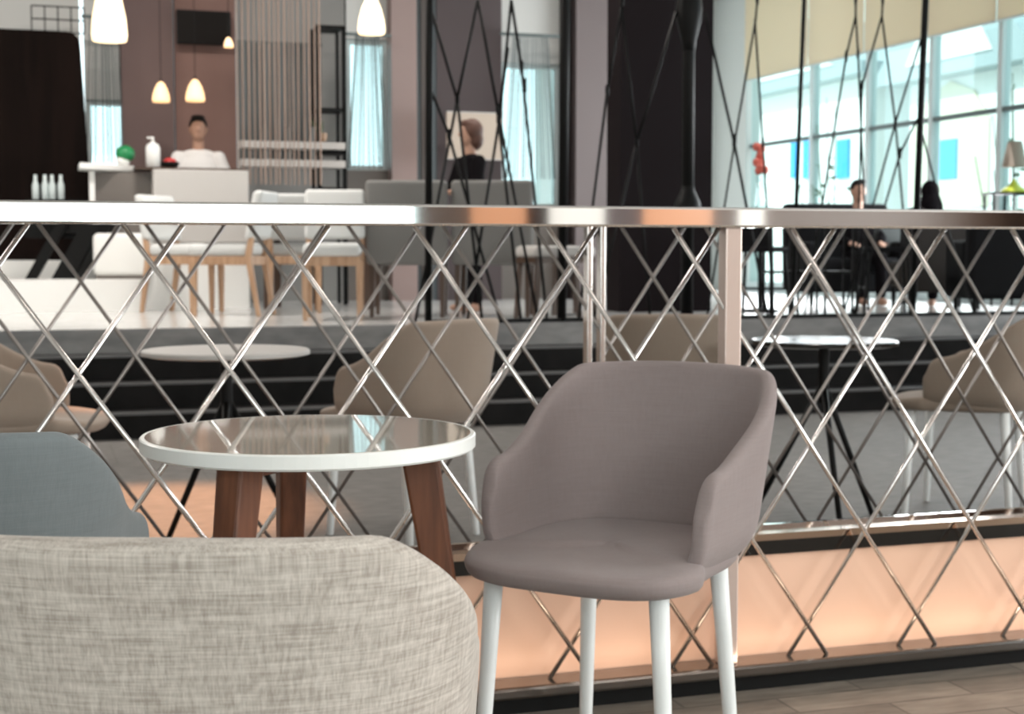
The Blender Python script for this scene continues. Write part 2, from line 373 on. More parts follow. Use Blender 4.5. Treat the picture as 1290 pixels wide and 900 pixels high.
p = at_d(1052, 232, 17.5); plant('shrub', 'thin leafy shrub growing outside against the white house', 'plant', (p.x, p.y, -.2), at_d(1052, 105, 17.5).z + .2, 9, .5)
p = at_d(1288, 150, 15); plant('shrub', 'dark leafy shrub outside beside the table lamp window', 'plant', (p.x, p.y, -.2), at_d(1288, 75, 15).z + .2, 9, .5)

# ------------------------------------------------------------------ lattice balustrades
def lattice(label, y, zb, zt, x0, x1, ph_b, ph_s, sp, run, r, mrod, mrail, depth, y_off, base=True, posts=(), post_m='rail_chrome', post_w=.045, zr=.05):
    t = thing('lattice_balustrade', label, 'balustrade', (0, y, 0))
    MB().box((x0, -depth / 2, zt), (x1, depth / 2, zt + zr)).build('top_rail', mrail, t, bevel=.006, seg=3)
    if base:
        MB().box((x0, -.045, .042), (x1, .045, zb)).build('base_rail', 'base_steel', t, bevel=.008)
        MB().box((x0, -.015, 0), (x1, .045, .042)).build('plinth', 'black_metal', t)
    else:
        MB().box((x0, -.03, 0), (x1, .03, zb)).build('base_rail', 'dim_chrome', t, bevel=.006)
    for px in posts: MB().box((px - post_w / 2, -.022, zb), (px + post_w / 2, .022, zt)).build('post', post_m, t, bevel=.004)
    for sgn, ph, dy in ((1, ph_b, -y_off), (-1, ph_s, y_off)):
        k0 = int((x0 - 1 - ph) / sp) - 1; k1 = int((x1 + 1 - ph) / sp) + 1
        for k in range(k0, k1 + 1):
            a = ph + sp * k; b = a + sgn * run; za, zb_ = zt, zb
            # clip at the ends of the frame
            lo, hi = x0 + .01, x1 - .01
            pa, pb = Vector((a, dy, za)), Vector((b, dy, zb_))
            def cl(p, q):
                if p.x < lo and q.x > lo: return p.lerp(q, (lo - p.x) / (q.x - p.x))
                if p.x > hi and q.x < hi: return p.lerp(q, (hi - p.x) / (q.x - p.x))
                return p
            if max(pa.x, pb.x) < lo + .02 or min(pa.x, pb.x) > hi - .02: continue
            pa, pb = cl(pa, pb), cl(pb, pa)
            MB().cyl(pa, pb, r, n=12).build('rod', mrod, t, smooth=True)
    return t
pA = on_y(919, 400, 3.34).x
lattice('chrome diamond lattice balustrade directly behind the white round table and the mauve chair', 3.34, .073, 1.181, -.75, 3.35, .188 - .329 * 3, -.014 - .3275 * 3, .3285, .775, .006, 'chrome', 'rail_chrome', .06, .008, True, (pA,), 'post_pale')
pB = on_y(747, 400, 4.9).x
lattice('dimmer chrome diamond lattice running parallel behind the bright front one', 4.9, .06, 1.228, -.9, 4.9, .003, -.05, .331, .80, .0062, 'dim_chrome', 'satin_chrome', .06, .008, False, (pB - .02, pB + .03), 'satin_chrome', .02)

# ------------------------------------------------------------------ tub chairs
def outline(n, a, yb, yf, e=2.5):
    """horseshoe path from the left arm end round the back to the right arm end, with (point, normal)"""
    half = []
    for i in range(9): half.append((a, yf + (.03 - yf) * i / 8))
    for i in range(1, 25):
        t = PI / 2 * i / 24; half.append((a * abs(math.cos(t)) ** (2 / e), .03 + (yb - .03) * abs(math.sin(t)) ** (2 / e)))
    pts = [Vector((x, y, 0)) for x, y in half]; pts = pts + [Vector((-p.x, p.y, 0)) for p in pts[-2::-1]]
    L = [0]
    for p, q in zip(pts, pts[1:]): L.append(L[-1] + (q - p).length)
    out = []
    for k in range(n):
        d = L[-1] * k / (n - 1); i = max(j for j in range(len(L) - 1) if L[j] <= d + 1e-9)
        f = (d - L[i]) / (L[i+1] - L[i]); p = pts[i].lerp(pts[i+1], f)
        out.append((p, d / L[-1] * 2 - 1))
    res = []
    for k, (p, s) in enumerate(out):
        q0 = out[max(0, k-1)][0]; q1 = out[min(n-1, k+1)][0]; t = (q1 - q0).normalized(); nn = Vector((t.y, -t.x, 0))
        res.append((p, nn, s))
    return res
def tub_chair(label, fabric, group=None, hb=.852, ha=.682, name='tub_chair', z0=.455, aw=.236, ex_=2.6, dr=(.34, .88)):
    t = thing(name, label, 'chair', (0, 0, 0), 0, group)
    n = 81; R = []; th = .018
    for p, nn, s in outline(n, aw, .245, -.175, ex_):
        r = abs(s)
        t_ = min(1, max(0, (r - dr[0]) / (dr[1] - dr[0]))); u_ = t_ * t_ / (t_ + .06) * 1.06
        H = ha + (hb - ha) * (1 - u_) ** 1.7 - .012 * sstep(.7, 1, r) - .006 * (min(r, .32) / .32) ** 2
        e = max(0, (r - .90) / .10); H -= .075 * (1 - math.sqrt(max(0, 1 - e * e)))
        lean = .16 - .09 * sstep(.3, .75, r); ring = []
        def off(z):
            o = (z - .5) * lean
            if z < .54: o -= .055 * ((.54 - z) / .085) ** 2
            return o
        for j in range(11): z = z0 + (H - z0) * j / 10; ring.append(p + nn * (off(z) + th) + Vector((0, 0, z)))
        for j in range(1, 6): a = PI * j / 6; ring.append(p + nn * (off(H) + th * math.cos(a)) + Vector((0, 0, H + th * math.sin(a))))
        for j in range(11): z = H + (z0 + .01 - H) * j / 10; ring.append(p + nn * (off(max(z, .5)) - th) + Vector((0, 0, z)))
        if s < -.999 or s > .999:
            q = p - Vector((0, .008, 0)); R.append(None)
        R[-1:] = [R[-1]] if R and R[-1] is not None else []
        R.append(ring)
    # rounded arm ends
    def endcap(ring, dy):
        c = [0.5 * (ring[i] + ring[len(ring) - 1 - i]) for i in range(len(ring))]
        return [ci + (pi - ci) * .55 + Vector((0, dy, 0)) for pi, ci in zip(ring, c)]
    R = [endcap(R[0], -.014)] + R + [endcap(R[-1], -.014)]
    MB().rings(R).build('backrest', fabric, t, smooth=True, sub=1)
    S = []; m = 64
    for k, z in ((.80, .452), (.93, .456), (.985, .468), (1, .488), (.992, .503), (.965, .512), (.88, .516), (.6, .517), (.25, .517), (.02, .517)):
        ring = []
        for i in range(m):
            a = 2 * PI * i / m; cx, sy = math.cos(a), math.sin(a); ex = 3.4
            x = .266 * math.copysign(abs(cx) ** (2 / ex), cx); y = .285 * math.copysign(abs(sy) ** (2 / ex), sy) - .077
            x *= 1 - .13 * sstep(-.20, -.13, y)
            zz = z - (.012 * sstep(-.18, -.34, y) if z > .5 else 0)
            ring.append(Vector((x * k, (y + .077) * k - .077, zz)))
        S.append(ring)
    MB().rings(S).build('seat', fabric, t, smooth=True, sub=1)
    for sx in (-1, 1):
        for y, yb in ((-.245, -.26), (.13, .165)):
            MB().rings([[Vector((sx * ((.185 if y < 0 else .155) + (0.465 - z) * .06) + r * math.cos(2*PI*i/16), y + (yb - y) * (1 - z / .465) + r * math.sin(2*PI*i/16), z)) for i in range(16)] for z, r in ((0, .0135), (.004, .0145), (.30, .018), (.470, .0205))]).build('leg', 'leg_white', t, smooth=True)
    return t
def yaw_cam(deg): return math.radians(deg) - YAW           # turn given in the camera's own frame
pos = at_d(792, 318, 3.11)
c1 = tub_chair('mauve fabric tub chair with white legs beside the white round table', 'mauve_fabric'); c1.location = (pos.x, pos.y, 0); c1.rotation_euler.z = yaw_cam(-30)
pos = at_d(284, 318, 1.58)
c2 = tub_chair('light beige linen tub chair with its back turned, standing before the white round table', 'beige_linen', dr=(.295, .84)); c2.location = (pos.x, pos.y, 0); c2.rotation_euler.z = yaw_cam(178)
pos = at_d(-58, 318, 2.33)
c3 = tub_chair('blue-grey fabric tub chair beside the white round table', 'blue_fabric'); c3.location = (pos.x, pos.y, 0); c3.rotation_euler.z = yaw_cam(181)

# ------------------------------------------------------------------ round white table
pos = at_d(388, 318, 2.88); ZT = .765
t = thing('round_table', 'round white rimmed glass topped table on tapered walnut legs', 'table', (pos.x, pos.y, 0), -YAW)
RT_ = .327
MB().lathe([(RT_ - .03, ZT - .030), (RT_ - .004, ZT - .030), (RT_, ZT - .026), (RT_, ZT - .003), (RT_ - .003, ZT - .0005), (RT_ - .012, ZT - .0005)], n=96).build('table_rim', 'rim_white', t, smooth=False)
MB().lathe([(.02, ZT - .02), (RT_ - .010, ZT - .02), (RT_ - .010, ZT), (.02, ZT)], n=96).build('table_top', 'glass_top', t)
for a in (0, 108, 242):
    a = math.radians(a); d = Vector((math.cos(a), math.sin(a), 0)); s = Vector((-d.y, d.x, 0))
    MB().rings([[d * (rr + dx * w) + s * (dy * w2) + Vector((0, 0, z)) for dx, dy in ((-.5, -.5), (.5, -.5), (.5, .5), (-.5, .5))] for z, rr, w, w2 in ((0, .335, .034, .030), (.35, .275, .056, .046), (ZT - .03, .215, .072, .06))]).build('leg', 'walnut', t, bevel=.006)
f = MB()
for a in (0, 108, 242):
    a = math.radians(a); f.bar((0, 0, ZT - .045), (math.cos(a) * .22, math.sin(a) * .22, ZT - .045), .05, .03)
f.build('under_frame', 'walnut', t)

# ------------------------------------------------------------------ furniture on the lower floor beyond the lattice
GL = 'beige tub chairs on the lower floor'
b1 = tub_chair('taupe tub chair beyond the lattice, its back turned, standing past the white round table', 'taupe_fabric', GL)
pos = at_d(520, 318, 5.75); b1.location = (pos.x, pos.y, 0); b1.rotation_euler.z = yaw_cam(-132)
def low(u, d, rot, label):
    p = at_d(u, 318, d); return dup(b1, (p.x, p.y, 0), yaw_cam(rot), label, GL)
low(8, 5.5, 100, 'taupe tub chair beyond the lattice behind the blue-grey chair')
c = low(835, 6.3, 180, 'tan tub chair beyond the lattice seen squarely behind the mauve chair')
c5 = low(1238, 6.25, -118, 'taupe tub chair beyond the lattice next to the dark low table with bright reflections')
for q in (c, c5):
    for ch in q.children:
        if not ch.name.startswith('leg'):
            ch.material_slots[0].link = 'OBJECT'; ch.material_slots[0].material = M['tan_fabric']
def bistro(label, u, d, m, r=.31):
    p = at_d(u, 318, d); t = thing('bistro_table', label, 'table', (p.x, p.y, 0), 0, 'small round tables on the lower floor')
    MB().lathe([(r - .03, .735), (r, .742), (r, .755), (r - .006, .76), (.02, .76)], n=64).build('table_top', m, t)
    MB().cyl((0, 0, .50), (0, 0, .74), .022, n=14).build('column', 'black_metal', t)
    for a in (15, 135, 255):
        a = math.radians(a); MB().cyl((0, 0, .58), (math.cos(a) * .30, math.sin(a) * .30, 0), .014, .011).build('leg', 'black_metal', t, smooth=True)
    return t
bistro('small round pale topped table on black legs seen past the white round table', 283, 5.45, 'counter_light')
bistro('small round glossy dark table catching window reflections right of the mauve chair', 1040, 6.05, 'black_gloss', .30)

# ------------------------------------------------------------------ upper level: counter and what stands on it
cz = 1.20 + ZU
pc = at_d(170, 318, 12.4)
t = thing('service_counter', 'pale bar counter with white top slab in front of the barista', 'counter', (0, 0, ZU))
a = at_d(192, 215, 12.9)
yc = a.y; xa0 = on_y(120, 215, yc).x; xb0 = on_y(193, 215, yc).x; xc0 = on_y(313, 215, yc).x
hz = zat(190, 213, yc) - ZU
zk = zat(190, 306, yc) - ZU
MB().box((xb0 - .1, yc + .03, 0), (xc0, yc + .5, zk)).build('plinth', 'white_paint', t)
MB().box((xa0, yc + .28, 0), (xb0 - .1, yc + .6, zk)).build('plinth', 'white_paint', t)
MB().box((xb0, yc, zk), (xc0, yc + .5, hz)).build('front_panel', 'counter_light', t, bevel=.01)
MB().box((xa0, yc + .25, zk), (xb0, yc + .6, hz - .02)).build('side_panel', 'counter_grey', t)
MB().box((on_y(113, 215, yc).x, yc + .15, zk), (xa0, yc + .25, hz - .02)).build('end_panel', 'white_paint', t)
MB().prism([(on_y(100, 215, yc).x, yc - .05), (on_y(172, 215, yc).x, yc + .35), (on_y(172, 215, yc).x, yc + .75), (on_y(100, 215, yc).x, yc + .35)], 'z', hz - .01, hz + .045).build('top_slab', 'white_paint', t, bevel=.008)
MB().box((xb0 - .15, yc + .05, hz), (xc0, yc + .55, hz + .02)).build('worktop', 'dark_wood', t)
def on_counter(u, dy): p = on_y(u, 210, yc + dy); return (p.x, p.y, ZU + hz + .022)
t = thing('soap_bottle', 'white pump bottle standing on the counter beside the barista', 'bottle', on_counter(193, .2))
MB().lathe([(.05, 0), (.062, .01), (.064, .17), (.05, .205), (.02, .22), (.02, .23)], n=24).build('body', 'white_paint', t, smooth=True)
k = MB().cyl((0, 0, .228), (0, 0, .27), .01); k.cyl((0, 0, .265), (-.05, 0, .262), .008, n=8); k.build('pump', 'white_paint', t, smooth=True)
t = thing('potted_plant', 'round green ball plant in a small white pot on the counter slab', 'plant', tuple(Vector((on_y(155, 210, yc + .45).x, yc + .42, ZU + hz + .045))))
MB().lathe([(.04, 0), (.055, .02), (.062, .07), (.05, .075)], n=20).build('pot', 'white_paint', t, smooth=True)
k = MB().ell((.02, 0, .11), (.085, .085, .075)); k.build('foliage', 'green_plastic', t, smooth=True)
t = thing('red_bowl', 'small red and black bowl on the counter by the white bottle', 'bowl', on_counter(214, .25))
MB().lathe([(.04, 0), (.075, .02), (.085, .055), (.075, .057), (.03, .03)], n=24).build('bowl', 'hair_black', t, smooth=True)
MB().ell((0, 0, .055), (.06, .06, .04)).build('filling', 'red_plastic', t, smooth=True)

# ------------------------------------------------------------------ people
def limb(mb, pts, n=14):
    for (p, r), (q, s) in zip(pts, pts[1:]): mb.cyl(p, q, r, s, n); mb.ell(q, (s, s, s), 12, 8)
    mb.ell(pts[0][0], (pts[0][1],) * 3, 12, 8); return mb
def hand(mb, w, d, side, curl=.5):
    """palm and five bent fingers from wrist w along d"""
    d = Vector(d).normalized(); s = d.cross(Vector((0, 0, 1)))
    s = (s.normalized() if s.length > .1 else Vector((1, 0, 0))) * side; nrm = s.cross(d).normalized() * side
    w = Vector(w); pc = w + d * .05
    rot = Matrix((d, s, nrm)).transposed(); mb.ell(pc, (.05, .04, .018), 14, 8, rot)
    for i, L in enumerate((.070, .078, .072, .058)):
        b = w + d * .085 + s * (.03 - .02 * i); m1 = b + (d * math.cos(curl * .5) - nrm * math.sin(curl * .5)) * L * .5; m2 = m1 + (d * math.cos(curl * 1.4) - nrm * math.sin(curl * 1.4)) * L * .5
        limb(mb, [(b, .0095), (m1, .009), (m2, .008)], 8)
    b = w + d * .03 + s * .03; limb(mb, [(b, .012), (b + d * .03 + s * .03, .011), (b + d * .06 + s * .036 - nrm * .01, .009)], 8)
def person(label, loc, rz, scale, seated, top, trousers, hair_m, hair, arms, hood=False, skirt=False):
    """faces -Y. arms: list of (elbow, wrist, hand direction) for each side"""
    P = thing('person', label, 'person', loc, rz); P.scale = (scale,) * 3
    hip = .50 if seated else .92; sh = hip + .50; neck = sh + .06; hc = sh + .235
    B = MB(); T = MB(); Q = MB()
    B.ell((0, -.005, hc), (.076, .094, .115), 24, 16); B.ell((0, -.03, hc - .06), (.058, .062, .06))
    B.cyl((0, -.092, hc + .012), (0, -.112, hc - .018), .010, .016, 10); B.ell((0, -.108, hc - .02), (.017, .014, .012))
    B.ell((0, -.086, hc - .055), (.026, .012, .007)); B.ell((0, -.083, hc - .068), (.022, .012, .008))
    for s in (-1, 1):
        B.ell((s * .078, .005, hc - .008), (.012, .022, .034)); B.ell((s * .03, -.084, hc + .018), (.013, .01, .008)); B.ell((s * .03, -.087, hc + .036), (.02, .01, .006))
    limb(B, [((0, .012, neck - .06), .058), ((0, .0, hc - .06), .052)])
    B.ell((0, 0, hip + .28), (.165, .10, .25)); B.ell((0, .005, hip + .03), (.165, .11, .13))
    T.ell((0, 0, hip + .30), (.192, .125, .245)); T.ell((0, .0, hip + .08), (.18, .13, .16)); T.ell((0, .005, sh - .01), (.17, .085, .06))
    for i, s in enumerate((-1, 1)):
        e, wv, hd = arms[i]; shp = (s * .185, .0, sh - .035)
        limb(B, [(shp, .05), (e, .041), (wv, .028)]); hand(B, wv, hd, -s)
        m_ = Vector(e).lerp(Vector(wv), .8); limb(T, [(shp, .068), (e, .056), (tuple(m_), .045)])
        if seated: kn = (s * .11, -.44, .50); an = (s * .11, -.46, .08)
        else: kn = (s * .095, -.01, .49); an = (s * .10, .02, .09)
        hp = (s * .09, 0, hip)
        limb(B, [(hp, .08), (kn, .055), (an, .036)]); B.ell((s * .105, an[1] - .06, .04), (.045, .125, .04))
        limb(Q, [(hp, .098), (kn, .07), ((an[0], an[1], .12), .058)])
    Q.ell((0, .01, hip), (.18, .13, .12))
    B.build('body', 'skin', P, remesh=.011); T.build('jacket' if not top.startswith('shirt') else 'shirt', top, P, remesh=.013); Q.build('trousers', trousers, P, remesh=.014)
    Hh = MB()
    if hair == 'short':
        Hh.ell((0, .018, hc + .035), (.086, .098, .098), 20, 12); Hh.ell((0, -.05, hc + .10), (.07, .05, .03))
    elif hair == 'bob':
        Hh.ell((0, .025, hc + .025), (.105, .11, .115), 20, 12); Hh.ell((0, .05, hc - .06), (.10, .085, .10)); Hh.ell((0, -.04, hc + .09), (.075, .055, .035))
    else:
        Hh.ell((0, .022, hc + .02), (.10, .108, .125), 20, 12); Hh.ell((0, .06, hc - .10), (.12, .09, .12)); Hh.ell((0, .03, sh), (.19, .12, .09))
    Hh.build('hood' if hair == 'hood' else 'hair', hair_m, P, remesh=.012)
    return P
pb = at_d(252, 318, 13.9)
person('person in a white shirt with short black hair standing behind the counter', (pb.x, pb.y, ZU), -YAW + math.radians(12), 1.0, False, 'shirt_white', 'cloth_black', 'hair_black', 'short',
       [((-.27, -.06, 1.14), (-.20, -.27, 1.12), (.3, -1, 0)), ((.29, -.04, 1.13), (.24, -.26, 1.12), (-.3, -1, 0))])
pw = at_d(592, 318, 12.35)
person('person in black clothes with reddish brown hair turned sideways behind the grey chairs', (pw.x, pw.y, ZU), math.radians(-62) - YAW, .90, False, 'cloth_black', 'cloth_black', 'hair_brown', 'bob',
       [((-.26, -.06, 1.16), (-.16, -.28, 1.10), (.3, -1, .1)), ((.26, -.06, 1.16), (.16, -.28, 1.10), (-.3, -1, .1))])

# ------------------------------------------------------------------ white dining chairs with oak frames
def oak_chair(label, m, w=.46, h=1.0, group='oak framed dining chairs on the upper level'):
    t = thing('dining_chair', label, 'chair', (0, 0, ZU), 0, group); W = w / 2
    for sx in (-1, 1):
        MB().rings([[Vector((sx * W * .86 + a * r, -.22 + b * r, z)) for a, b in ((-1,-1),(1,-1),(1,1),(-1,1))] for z, r in ((0, .016), (.44, .024))]).build('leg', 'oak', t, bevel=.006)
        MB().rings([[Vector((sx * W * .86 + a * r, y + b * r, z)) for a, b in ((-1,-1),(1,-1),(1,1),(-1,1))] for z, y, r in ((0, .30, .016), (.46, .22, .024), (.74, .27, .018))]).build('leg', 'oak', t, bevel=.006)
    f = MB().box((-W * .9, -.24, .40), (W * .9, -.20, .47)).box((-W * .9, .20, .40), (W * .9, .24, .47)).box((-W * .9, -.20, .40), (-W * .9 + .03, .20, .47)).box((W * .9 - .03, -.20, .40), (W * .9, .20, .47))
    f.build('seat_frame', 'oak', t, bevel=.005)
    MB().box((-W * .92, -.27, .47), (W * .92, .22, .57)).build('seat', m, t, bevel=.04, seg=4, smooth=True)
    MB().rings([[Vector((sx * W, y, z)) for sx, y in ((-1, yy), (1, yy), (1, yy + .085), (-1, yy + .085))] for z, yy in ((.60, .19), (h, .27))]).build('backrest', m, t, bevel=.035, seg=4, smooth=True)
    for sx in (-1, 1):
        MB().rings([[Vector((sx * (W - .025) + a * .035, y, z + b * .02)) for a, b in ((-1,-1),(1,-1),(1,1),(-1,1))] for y, z in ((-.15, .74), (.20, .76))]).build('armrest', m, t, bevel=.015, smooth=True)
    return t
wc = oak_chair('white oak framed dining chair nearest the dark slatted easel', 'chair_white', h=.98)
p = at_d(233, 318, 12.3); wc.location = (p.x, p.y, ZU); wc.rotation_euler.z = yaw_cam(65)
def oc(u, d, rot, label): p = at_d(u, 318, d); return dup(wc, (p.x, p.y, ZU), yaw_cam(rot), label)
oc(289, 11.7, 262, 'white oak framed dining chair, second from the dark slatted easel')
oc(370, 12.4, 190, 'white oak framed dining chair, third from the dark slatted easel')
oc(420, 11.0, 4, 'white oak framed dining chair beside the two grey backed chairs')
gc = oak_chair('grey backed dining chair nearest the white oak chairs', 'chair_grey', w=.63, h=1.05)
p = at_d(516, 318, 11.6); gc.location = (p.x, p.y, ZU); gc.rotation_euler.z = yaw_cam(180)
for ch in gc.children:
    if ch.name.startswith('backrest'):
        for v in ch.data.vertices:
            if v.co.z < .8: v.co.z = .40
    if ch.name.startswith(('leg', 'seat_frame')): ch.data.materials[0] = M['dark_wood']
p = at_d(624, 318, 11.6); dup(gc, (p.x, p.y, ZU), yaw_cam(176), 'grey backed dining chair in front of the person in black')
# table behind the white chairs
p = at_d(405, 318, 13.2); t = thing('dining_table', 'dark brown wooden dining table behind the white oak chairs', 'table', (p.x, p.y, ZU), -YAW)
MB().box((-.5, -.35, .70), (.5, .35, .75)).build('table_top', 'dark_wood', t, bevel=.008)
for sx in (-1, 1):
    for sy in (-1, 1): MB().bar((sx * .44, sy * .28, 0), (sx * .44, sy * .28, .70), .06, .06, (1, 0, 0)).build('leg', 'dark_wood', t)
# beige stools cluttered under the screen
def stool(label, u, d):
    p = at_d(u, 318, d); t = thing('cushioned_stool', label, 'stool', (p.x, p.y, ZU), -YAW + .4, 'beige cushioned stools beside the dark column')
    MB().box((-.19, -.19, .46), (.19, .19, .55)).build('cushion', 'counter_light', t, bevel=.035, seg=4, smooth=True)
    MB().box((-.18, -.18, .42), (.18, .18, .46)).build('seat_frame', 'dark_wood', t)
    for sx in (-1, 1):
        for sy in (-1, 1): MB().bar((sx * .18, sy * .18, 0), (sx * .155, sy * .155, .42), .03, .03, (1, 0, 0)).build('leg', 'dark_wood', t)
    return t
stool('beige cushioned stool tucked by the grey backed chairs', 690, 11.0); stool('beige cushioned stool beside the dark column', 712, 11.9)

ZP = zat(90, 352, at_d(90, 318, 12.7).y)
a = at_d(185, 318, 12.5); struct(MB().box((XL, a.y, ZU), (a.x, YB, ZP)).build('floor_podium', 'white_paint'))
# leaning black slatted easel and white block at the left
p = at_d(80, 318, 12.9); t = thing('slatted_easel', 'black slatted frame leaning on the white podium', 'easel', (p.x, p.y, ZP), -YAW)
for x0, w_ in ((-.28, .05), (.0, .10), (.12, .05)):
    MB().rings([[Vector((x0 + s * w_ + dx, -.02 + dy, z)) for s, dy in ((-1, -.02), (1, -.02), (1, .02), (-1, .02))] for z, dx in ((0, 0), (.62, .36))]).build('slat', 'black_metal', t)
MB().rings([[Vector((x + dx, y, z)) for x, y in ((-.30, .0), (.18, .0), (.18, .03), (-.30, .03))] for z, dx in ((.40, .23), (.50, .29))]).build('crossbar', 'black_metal', t)
p = at_d(160, 318, 13.0); t = thing('block', 'white square block on the podium behind the leaning black frame', 'block', (p.x, p.y, ZP), -YAW)  # plain white box with rounded edges
MB().box((-.25, -.22, .03), (.25, .22, .40)).build('cushion', 'white_paint', t, bevel=.05, seg=4, smooth=True)
MB().box((-.22, -.19, 0), (.22, .19, .04)).build('base', 'counter_grey', t)
# dark panel, plinth, black rack
y_ = 14.3; xr = on_y(104, 200, y_).x; zt = zat(50, 38, y_); zb = zat(50, 328, y_); rr = .12
poly = [(xr - 3.2, zb), (xr + .10, zb), (xr, zt - rr)] + [(xr - rr + rr * math.cos(PI / 2 * i / 6), zt - rr + rr * math.sin(PI / 2 * i / 6)) for i in range(1, 7)] + [(xr - 3.2, zt)]
t = thing('partition_panel', 'tall black brown panel with a rounded corner beside the counter', 'panel', (0, 0, 0))
MB().prism(poly, 'y', y_, y_ + .12).build('panel', 'dark_brown', t)
MB().box((xr - 3.2, y_ + .0, ZU), (xr + .10, y_ + .14, zb)).build('plinth', 'white_paint', t)
p0 = on_y(40, 40, 14.6); t = thing('wire_rack', 'thin black wire rack above the black brown panel', 'rack', (p0.x, 14.55, zt + .02))
k = MB(); L_ = on_y(106, 40, 14.6).x - p0.x
for z in (0, .12, .24): k.bar((0, 0, z), (L_, 0, z), .012, .012)
k.build('rail', 'black_metal', t); k = MB()
for i in range(5): k.bar((L_ * i / 4, 0, 0), (L_ * i / 4, 0, .24), .012, .012, (1, 0, 0))
k.build('upright', 'black_metal', t)
for i, u in enumerate((45, 57, 66, 77)):
    q = on_y(u, 250, 13.6)
    o = MB().lathe([(.025, 0), (.029, .01), (.029, .13), (.015, .17), (.014, .22)], (q.x, q.y, zat(u, 252, 13.6)), 14).build('glass_bottle', 'frame_white', None, smooth=True)
    tag(o, 'pale glass bottle standing on the shelf before the black brown panel', 'bottle', 'pale bottles before the dark panel')
q0 = on_y(30, 254, 13.6); q1 = on_y(112, 254, 13.6); zz = zat(60, 252, 13.6)
t = thing('bar_shelf', 'low black shelf unit in front of the black brown panel', 'shelf', (0, 0, 0))
MB().box((q0.x, 13.45, zz - .03), (q1.x, 13.75, zz)).build('shelf_board', 'black_metal', t)
MB().box((q0.x, 13.70, zat(60, 300, 13.7)), (q1.x, 13.75, zz - .03)).build('back_panel', 'black_metal', t)

# TV
a = on_y(222, 12, 14.66); b = on_y(291, 58, 14.66)
t = thing('tv', 'black flat screen TV mounted high on the rose wall', 'tv', ((a.x + b.x) / 2, 14.66, (a.z + b.z) / 2)); hw = (b.x - a.x) / 2; hh = (a.z - b.z) / 2
MB().box((-hw, -.03, -hh), (hw, .03, hh)).build('housing', 'black_metal', t, bevel=.008)
MB().box((-hw + .015, -.034, -hh + .015), (hw - .015, -.029, hh - .015)).build('screen', 'screen', t)
MB().box((-.1, .03, -.1), (.1, .09, .1)).build('wall_bracket', 'black_metal', t)
# pendants
def pendant(label, u, v0, v1, du, d, m, tilt=0):
    p = at_d(u, v1, d); h = at_d(u, v0, d).z - p.z; r = du * d / FPX
    t = thing('pendant_lamp', label, 'lamp', (p.x, p.y, p.z), 0, 'glowing pendant lamps above the upper level')
    prof = [(r * .93, 0), (r, .10 * h), (r * .93, .35 * h), (r * .72, .65 * h), (r * .42, .90 * h), (r * .15, h), (r * .12, h * 1.02)]
    MB().lathe(prof, n=28).build('lamp_shade', m, t, smooth=True)
    MB().cyl((0, 0, h), (0, 0, h * 1.12), r * .14, r * .12).build('cap', 'black_metal', t)
    if p.z + h * 1.12 < ZC - .02: MB().cyl((0, 0, h * 1.1), (0, 0, ZC - p.z), .003, n=8).build('cord', 'black_metal', t)
    return t
pendant('large bright pendant lamp glowing near white by the black brown panel', 138, -30, 52, 22, 9.5, 'bulb_hot')
pendant('cone pendant lamp glowing in front of the bright window by the pale pillar', 468, -6, 43, 17, 11.5, 'bulb_hot')
pendant('small dim pendant lamp before the mauve wall', 203, 103, 129, 11, 13.6, 'pendant_soft')
pendant('small dim pendant lamp before the rose wall above the barista', 246, 100, 128, 12, 13.6, 'pendant_soft')
pendant('tiny round pendant lamp in front of the TV corner', 288, 47, 60, 6, 13.0, 'pendant_soft')
# wall poster
a = on_y(563, 140, 14.35); b = on_y(633, 202, 14.35)
t = thing('wall_board', 'beige square board on the dark purple wall behind the person in black', 'board', ((a.x + b.x) / 2, 14.37, (a.z + b.z) / 2)); hw = (b.x - a.x) / 2; hh = (a.z - b.z) / 2
MB().box((-hw, -.015, -hh), (hw, .015, hh)).build('board', 'poster', t, bevel=.004)
k = MB(); k.box((-hw, -.02, hh - .012), (hw, .012, hh)).box((-hw, -.02, -hh), (hw, .012, -hh + .012)); k.build('frame_strip', 'counter_light', t)
# string curtains (uncountable strands)
def strings(name, label, u0, u1, v0, v1, y, n, m, r=.004, fan=0):
    k = MB(); z0 = zat(u0, v1, y); z1 = zat(u0, v0, y); xs = on_y(u0, 100, y).x; xe = on_y(u1, 100, y).x
    for i in range(n):
        f_ = i / (n - 1); x = xs + (xe - xs) * f_ + random.uniform(-.01, .01); xt = xs + (xe - xs) * (.5 + (f_ - .5) * (1 - fan)) if fan else x
        k.cyl((x, y + random.uniform(-.03, .03), z0), (xt, y, z1), r * random.uniform(.6, 1.5), n=5)
    k.box((min(xs, xe) - .03, y - .015, z1 - .02), (max(xs, xe) + .03, y + .015, z1 + .01))
    return tag(k.build(name, m), label, 'curtain', None, 'stuff')
strings('string_curtain', 'tan string curtain hanging between the rose wall and the black rack', 300, 402, -12, 232, 13.6, 17, 'string_tan', .006)
strings('string_curtain', 'dark strands hanging close behind the tan string curtain', 302, 402, 52, 205, 14.3, 30, 'string_grey', .019)
strings('string_curtain', 'fine sheer string curtain over the narrow window by the black rack', 437, 489, 42, 212, 14.6, 22, 'sheer', .004, .45)
strings('string_curtain', 'fine sheer string curtain over the bright window beside the person in black', 634, 702, 42, 225, 14.6, 26, 'sheer', .004, .35)
strings('string_curtain', 'thin grey strings over the window beside the black brown panel', 108, 155, 20, 205, 14.5, 10, 'sheer', .005, .3)
